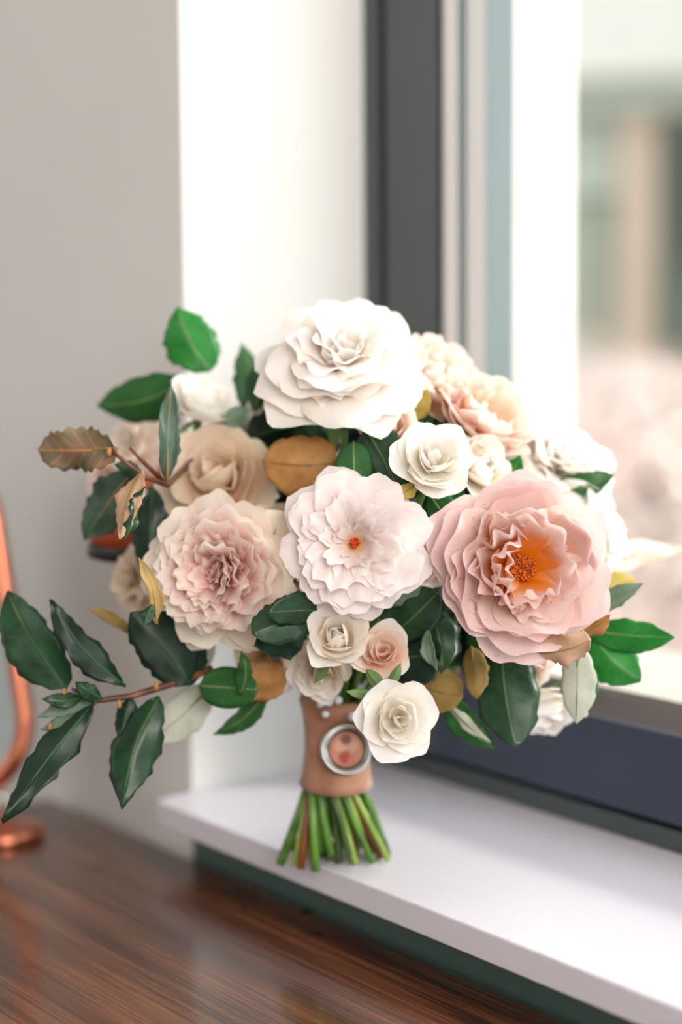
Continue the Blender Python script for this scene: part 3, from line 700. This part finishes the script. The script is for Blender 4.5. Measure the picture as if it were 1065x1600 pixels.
# ---------------------------------------------------------------- roses
rose('grand', 535, 562, 128, 1.055, (-.03, .74, .70), ['p_white'], 'largest white rose crowning the top of the bouquet', zc=.42, seed=1, sepals=5)
rose('ruffled', 818, 886, 127, 1.005, (.05, .06, 1), ['p_blush', 'p_blushin'], 'large dusty blush ruffled rose with orange heart on the right', zc=.40, seed=2, stamens=(70, .17, .26, 'anther'))
rose('daisy', 553, 848, 103, 1.000, (-.12, .06, 1), ['p_daisy'], 'blush white many-petalled rose with small red-orange stamens in the centre', zc=.28, seed=3, stamens=(26, .07, .22, 'anther_red'))
rose('pompon', 334, 893, 109, 1.030, (-.34, -.02, 1), ['p_pink', 'p_pinkout'], 'full pale pink garden rose with deep pink heart on the left', zc=.50, seed=4)
rose('spray', 680, 712, 58, 1.000, (.10, .42, .9), ['p_ivory'], 'small ivory rose right of the top rose, above the blush one', zc=.62, seed=5, sepals=5)
rose('spray', 624, 1125, 57, .985, (.16, .04, 1), ['p_ivory'], 'lowest small ivory rose beside the locket', zc=.62, seed=6, sepals=5, rot=.5)
rose('bud', 527, 995, 46, 1.010, (.0, .30, .95), ['p_cream'], 'half-closed cream rose bud under the centre rose', zc=.7, seed=7, sepals=4)
rose('spray', 597, 1018, 42, 1.012, (-.02, .25, .95), ['p_peachcream'], 'small rose with peach heart right of the cream bud', zc=.62, seed=8, sepals=4)
rose('spray', 497, 1052, 46, 1.040, (-.25, -.35, .9), ['p_cream'], 'cream rose hanging below the half-closed bud', zc=.55, seed=9, sepals=3)
rose('spray', 338, 742, 82, 1.085, (-.25, .42, .9), ['p_tan'], 'beige rose behind the pale pink garden rose', zc=.5, seed=10)
rose('spray', 322, 622, 58, 1.100, (.35, .82, .45), ['p_ivory'], 'white rose seen from the side at the upper left', zc=.6, seed=11, whorls=(1, 2, 3, 4, 5, 6, 7), sepals=4)
rose('grand', 208, 692, 50, 1.175, (-.5, .35, .8), ['p_peachcream'], 'blurred peach rose far left behind the curled leaves', zc=.4, seed=12)
rose('spray', 168, 752, 32, 1.20, (-.5, .0, .8), ['p_peachcream'], 'small blurred peach rose at far left behind the leaves', zc=.4, seed=13)
rose('ruffled', 695, 592, 72, 1.085, (.55, .55, .62), ['p_peach'], 'peach rose touching the right side of the top white rose', zc=.4, seed=14)
rose('ruffled', 762, 645, 78, 1.070, (.50, .62, .6), ['p_peach'], 'peach rose with orange heart at the upper right', zc=.4, seed=15, stamens=(20, .1, .3, 'filament'))
rose('bud', 752, 730, 50, 1.045, (.55, .30, .75), ['p_cream'], 'cream rose tucked behind the small ivory rose', zc=.6, seed=16, sepals=4)
rose('grand', 872, 722, 96, 1.10, (.45, .60, .66), ['p_whitewarm'], 'sunlit white rose behind the blush rose at upper right', zc=.4, seed=17)
rose('grand', 930, 835, 78, 1.09, (.85, .30, .45), ['p_whitewarm'], 'white rose at the right edge behind the blush rose', zc=.4, seed=18)
rose('spray', 843, 1122, 62, 1.075, (.10, -.90, .42), ['p_whitewarm'], 'white rose hanging head down at the lower right', zc=.6, seed=19, whorls=(0, 1, 2, 3, 4, 5, 6, 7), sepals=4)
rose('spray', 822, 1040, 40, 1.070, (.0, -.5, .8), ['p_peachcream'], 'peachy rose peeping out below the blush rose', zc=.4, seed=20)
rose('bud', 415, 1042, 42, 1.060, (-.25, -.35, .9), ['p_tan'], 'beige bud cupped in a brown leaf at the lower left', zc=.5, seed=21)
rose('pompon', 437, 868, 78, 1.075, (.05, .05, 1), ['p_brown', 'p_tan'], 'tan shaded rose between the pink and the centre rose', zc=.4, seed=22)
rose('grand', 214, 905, 58, 1.125, (-.8, .0, .6), ['p_tan'], 'pale rose hidden behind the left edge of the pink rose', zc=.4, seed=23)
rose('spray', 660, 882, 40, 1.045, (.2, .0, 1), ['p_peachcream'], 'small peach rose between the centre and the blush rose', zc=.4, seed=24)
rose('grand', 410, 655, 50, 1.13, (-.3, .6, .7), ['p_cream'], 'cream rose in shade under the left of the top rose', zc=.4, seed=25)
rose('spray', 608, 668, 40, 1.045, (-.3, .4, .8), ['p_peachcream'], 'small peach rose peeping out left of the ivory rose', zc=.4, seed=26)
rose('grand', 640, 760, 70, 1.14, (.2, .3, .9), ['p_cream'], 'cream rose deep inside the bouquet', zc=.4, seed=27)
# loose outer petal of the pink rose and dried petal at the far right
def loose_petal(b, t, wpx, mat, label, **k):
    o = leaf(b, t, wpx, mat, petiole=False, label=label, serr=.02, **k); o.name = 'petal'; return o
loose_petal((395, 905, 1.045), (442, 800, 1.035), 105, 'p_pinkout', 'broad cream guard petal right of the pink rose', fold=-.1, curl=.1, wave=.03, fat=2.4, droll=.2)
loose_petal((925, 900, 1.13), (1062, 858, 1.16), 44, 'p_pinkout', 'narrow pinkish petal reaching out at the right edge', fold=.3, curl=.1, wave=.03)
loose_petal((885, 700, 1.12), (800, 715, 1.09), 60, 'p_whitewarm', 'pale petal hanging between the peach and white roses', fold=-.1, curl=.15, wave=.02, fat=2)

# ---------------------------------------------------------------- leaves
lv = leaf
lv((328, 580, 1.12), (277, 480, 1.125), 84, 'l_bright', .15, label='bright green leaf standing up at the top left', curl=.08, wave=.012, fat=1.3)
lv((288, 598, 1.12), (152, 634, 1.14), 74, 'l_mid', -.1, label='green oval leaf pointing left at the top left', curl=.10, wave=.008, serr=.03, fat=1.3)
lv((262, 752, 1.03), (268, 598, 1.04), 44, 'l_greydark', .35, label='narrow grey-green leaf standing in front of the left roses', wave=.02, droll=.6, serr=.2)
lv((180, 700, 1.03), (58, 702, 1.05), 74, 'l_rust', -.15, label='crinkled green and brown leaf pointing left', wave=.05, serr=.25, fat=2.2, ns=8)
lv((208, 735, 1.07), (132, 842, 1.09), 78, 'l_greydark', .2, label='dull green leaf behind the folded dry leaf', wave=.03, serr=.2)
lv((222, 735, 1.0), (188, 842, .995), 50, 'l_dry', .5, label='folded dry leaf with pinkish underside', wave=.02, serr=.2, fold=.6, droll=.4)
lv((226, 760, 1.0), (196, 842, .996), 26, 'l_dark', -.7, wave=.05, serr=.3, fold=.3)
lv((384, 640, 1.13), (378, 536, 1.14), 46, 'l_mid', .3, label='green leaf behind the left of the top rose', wave=.012)
lv((398, 645, 1.125), (416, 545, 1.12), 52, 'l_mid', -.3, wave=.01)
lv((388, 650, 1.12), (345, 655, 1.10), 32, 'l_bright', .2)
lv((528, 722, 1.05), (410, 720, 1.055), 98, 'l_brown', .1, label='large golden brown leaf under the top rose', curl=.05, wave=.012, fat=2.0, serr=.05)
lv((552, 690, 1.035), (552, 768, 1.02), 60, 'l_mid', .1, label='small smooth green leaf above the centre rose', wave=.0, serr=.0, fat=1.6)
lv((568, 668, 1.04), (622, 764, 1.015), 84, 'l_dark', .2, label='dark green rough leaf left of the ivory rose', wave=.012, fat=1.6, serr=.12)
lv((640, 655, 1.06), (668, 610, 1.05), 46, 'l_yellow', -.2)
lv((668, 690, 1.08), (640, 620, 1.07), 50, 'l_mid', .2)
lv((862, 765, 1.085), (958, 742, 1.08), 44, 'l_mid', .3, label='green leaf above the blush rose at right', curl=.1, wave=.01, fat=1.3)
lv((792, 760, 1.06), (812, 712, 1.05), 30, 'l_bright', .1)
lv((930, 960, 1.05), (1004, 912, 1.04), 34, 'l_grey', .4, label='narrow grey-green leaf right of the blush rose', wave=.01)
lv((915, 985, 1.06), (1052, 996, 1.04), 54, 'l_bright', .1, label='bright green leaf pointing right', wave=.01, serr=.06, fat=1.3)
lv((920, 985, 1.062), (1000, 1064, 1.05), 76, 'l_bright', -.1, label='bright green leaf pointing down right', wave=.01, serr=.08, fat=1.5)
lv((902, 1010, 1.03), (900, 1130, 1.035), 56, 'l_pale', .2, label='pale green felted leaf hanging below the blush rose', wave=.01, fat=1.5, serr=.05)
lv((912, 1030, 1.05), (922, 1108, 1.05), 34, 'l_bright', .3)
lv((782, 1005, 1.05), (806, 1168, 1.03), 100, 'l_dark', .05, label='large dark green leaf hanging below the blush rose', curl=.08, wave=.008, fat=1.5, serr=.04)
lv((690, 1088, 1.06), (776, 1170, 1.05), 50, 'l_mid', .3, wave=.02, serr=.15)
lv((700, 1100, 1.055), (765, 1160, 1.05), 20, 'l_pale', .5)
lv((636, 1060, 1.06), (722, 1088, 1.045), 84, 'l_brown2', .1, label='olive brown leaf right of the small peach rose', wave=.02, fat=1.8, droll=.2)
lv((735, 1010, 1.05), (744, 1092, 1.04), 42, 'l_brown2', .3, wave=.015, fat=1.4)
lv((668, 985, 1.03), (682, 1048, 1.03), 28, 'l_grey', .5, label='grey rolled leaf edge beside the blush rose', droll=.6)
lv((842, 1020, 1.0), (922, 1000, .99), 50, 'l_dry', .2, label='dry curled brown leaf under the blush rose', wave=.05, serr=.3, fat=1.8)
lv((905, 992, 1.02), (952, 962, 1.01), 30, 'l_brown', .3, wave=.04)
lv((935, 930, 1.06), (992, 905, 1.07), 44, 'l_yellow', .0, label='yellowing leaf behind the right edge of the blush rose', wave=.01, fat=1.6)
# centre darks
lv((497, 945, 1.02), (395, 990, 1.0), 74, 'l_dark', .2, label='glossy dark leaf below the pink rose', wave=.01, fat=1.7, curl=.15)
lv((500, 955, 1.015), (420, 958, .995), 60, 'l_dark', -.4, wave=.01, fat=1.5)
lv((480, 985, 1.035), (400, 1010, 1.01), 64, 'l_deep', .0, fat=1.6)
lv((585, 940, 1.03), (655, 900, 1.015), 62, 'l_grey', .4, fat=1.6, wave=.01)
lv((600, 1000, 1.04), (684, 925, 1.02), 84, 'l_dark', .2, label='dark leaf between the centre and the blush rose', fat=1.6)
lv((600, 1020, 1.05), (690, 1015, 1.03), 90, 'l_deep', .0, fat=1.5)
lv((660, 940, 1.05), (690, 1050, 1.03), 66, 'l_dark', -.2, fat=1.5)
lv((375, 1085, 1.04), (378, 1020, 1.02), 26, 'l_mid', .4, serr=.2)
lv((310, 1072, 1.05), (402, 1078, 1.04), 66, 'l_mid', .0, label='smooth green leaf at the lower left of the head', fat=1.8, serr=.0, wave=.005)
lv((420, 1078, 1.06), (334, 1148, 1.075), 34, 'l_mid', .2, label='slim green leaf hanging left of the ribbon', wave=.01)
lv((450, 1065, 1.055), (372, 1060, 1.045), 70, 'l_brown', -.3, label='golden brown leaf cupping the beige bud', wave=.03, fat=1.8, serr=.2, curl=.2)
lv((300, 1065, 1.09), (336, 1000, 1.08), 34, 'l_pale', .3)
lv((326, 1075, 1.075), (232, 1158, 1.07), 66, 'l_pale', .1, label='whitish felted leaf at the lower left', fat=1.6, wave=.008, serr=.05)
lv((245, 975, 1.0), (216, 872, 1.005), 36, 'l_brown2', .6, label='curled leaf hugging the left edge of the pink rose', droll=.6)
lv((238, 945, .995), (226, 978, .99), 20, 'l_dark', .0)
lv((670, 770, 1.03), (708, 822, 1.015), 52, 'l_mid', .1, label='green leaf below the ivory rose', fat=1.3)
lv((690, 770, 1.05), (740, 800, 1.04), 40, 'l_bright', .1)
lv((650, 758, 1.01), (620, 775, 1.0), 26, 'l_yellow', .2)
lv((238, 760, 1.08), (232, 900, 1.07), 60, 'l_deep', .2)
lv((222, 740, 1.06), (180, 725, 1.05), 26, 'l_dark', .3)
lv((588, 1082, 1.0), (540, 1080, .995), 17, 'sepal', .3, serr=0, wave=0)
lv((572, 1046, 1.0), (604, 1080, .995), 24, 'sepal', .3, serr=0, wave=0, label='small green sepal-like leaf above the lowest ivory rose')
lv((606, 1076, 1.0), (626, 1036, 1.0), 17, 'sepal', -.3, serr=0, wave=0)
lv((512, 1026, 1.012), (490, 1068, 1.018), 18, 'sepal', .3, serr=0, wave=0)
lv((390, 640, 1.10), (350, 662, 1.09), 34, 'l_grey', .1)
# left branch
br = P(300, 1062, 1.06)
pts = [P(330, 1045, 1.065), P(270, 1068, 1.05), P(205, 1088, 1.04), P(150, 1095, 1.035), P(112, 1076, 1.03)]
tube('twig', pts, [.0024, .0022, .0019, .0016, .0010], M['bark'], bq, 7, B0)['label'] = 'brown twig reaching left'
tube('twig', [P(150, 1095, 1.035), P(125, 1118, 1.035), P(112, 1140, 1.03)], [.0016, .0012, .0009], M['bark'], bq, 7, B0)
tube('twig', [P(300, 720, 1.09), P(262, 758, 1.05), P(225, 745, 1.04), P(175, 705, 1.03)], [.002, .0018, .0015, .001], M['bark'], bq, 7, B0)
tube('twig', [P(262, 758, 1.05), P(222, 720, 1.04), P(203, 700, 1.035)], [.0016, .0012, .0008], M['bark'], bq, 7, B0)
lv((104, 1076, 1.03), (12, 925, 1.05), 84, 'l_dark', .2, label='large dark leaf at the far left end of the twig', fat=1.4, wave=.012, curl=.12)
lv((196, 1072, 1.035), (78, 938, 1.03), 52, 'l_deep', .4, label='dark wavy leaf pointing up left from the twig', wave=.02, serr=.2)
lv((296, 1068, 1.05), (204, 958, 1.04), 92, 'l_deep', .1, label='broad dark leaf in shade under the pink rose', fat=1.5, wave=.01)
lv((300, 1070, 1.06), (250, 985, 1.05), 90, 'l_deep', -.3, fat=1.4)
lv((146, 1100, 1.03), (6, 1284, 1.0), 60, 'l_deep', .35, label='long dark leaf hanging down at the lower left corner', wave=.022, serr=.25, ns=12, curl=.15)
lv((248, 1088, 1.04), (190, 1262, 1.02), 78, 'l_dark', .25, label='long leaf hanging down left of the sill', wave=.018, serr=.15, fold=.5, curl=.12)
lv((205, 1088, 1.045), (188, 1160, 1.04), 34, 'l_deep', .2)
lv((206, 990, 1.08), (138, 950, 1.07), 22, 'l_brown2', .4, droll=.5)
lv((150, 1095, 1.035), (60, 1120, 1.03), 30, 'l_grey', .3, serr=.1)
lv((130, 1090, 1.03), (66, 1092, 1.02), 26, 'l_dark', .2)
lv((160, 1092, 1.03), (118, 1066, 1.02), 28, 'l_dark', .2)
lv((120, 1118, 1.03), (64, 1140, 1.03), 24, 'l_grey', .5)
for x, y in ((100, 1082), (186, 1100), (244, 1072), (78, 1136), (170, 706)):
    bm = bmesh.new(); bmesh.ops.create_icosphere(bm, subdivisions=2, radius=.0015); me = bpy.data.meshes.new('leaf_bud'); bm.to_mesh(me); bm.free()
    for v in me.vertices: v.co.z *= 1.7
    link('leaf_bud', me, M['l_brown'], bq, Matrix.Translation(P(x, y, 1.028) - B0))
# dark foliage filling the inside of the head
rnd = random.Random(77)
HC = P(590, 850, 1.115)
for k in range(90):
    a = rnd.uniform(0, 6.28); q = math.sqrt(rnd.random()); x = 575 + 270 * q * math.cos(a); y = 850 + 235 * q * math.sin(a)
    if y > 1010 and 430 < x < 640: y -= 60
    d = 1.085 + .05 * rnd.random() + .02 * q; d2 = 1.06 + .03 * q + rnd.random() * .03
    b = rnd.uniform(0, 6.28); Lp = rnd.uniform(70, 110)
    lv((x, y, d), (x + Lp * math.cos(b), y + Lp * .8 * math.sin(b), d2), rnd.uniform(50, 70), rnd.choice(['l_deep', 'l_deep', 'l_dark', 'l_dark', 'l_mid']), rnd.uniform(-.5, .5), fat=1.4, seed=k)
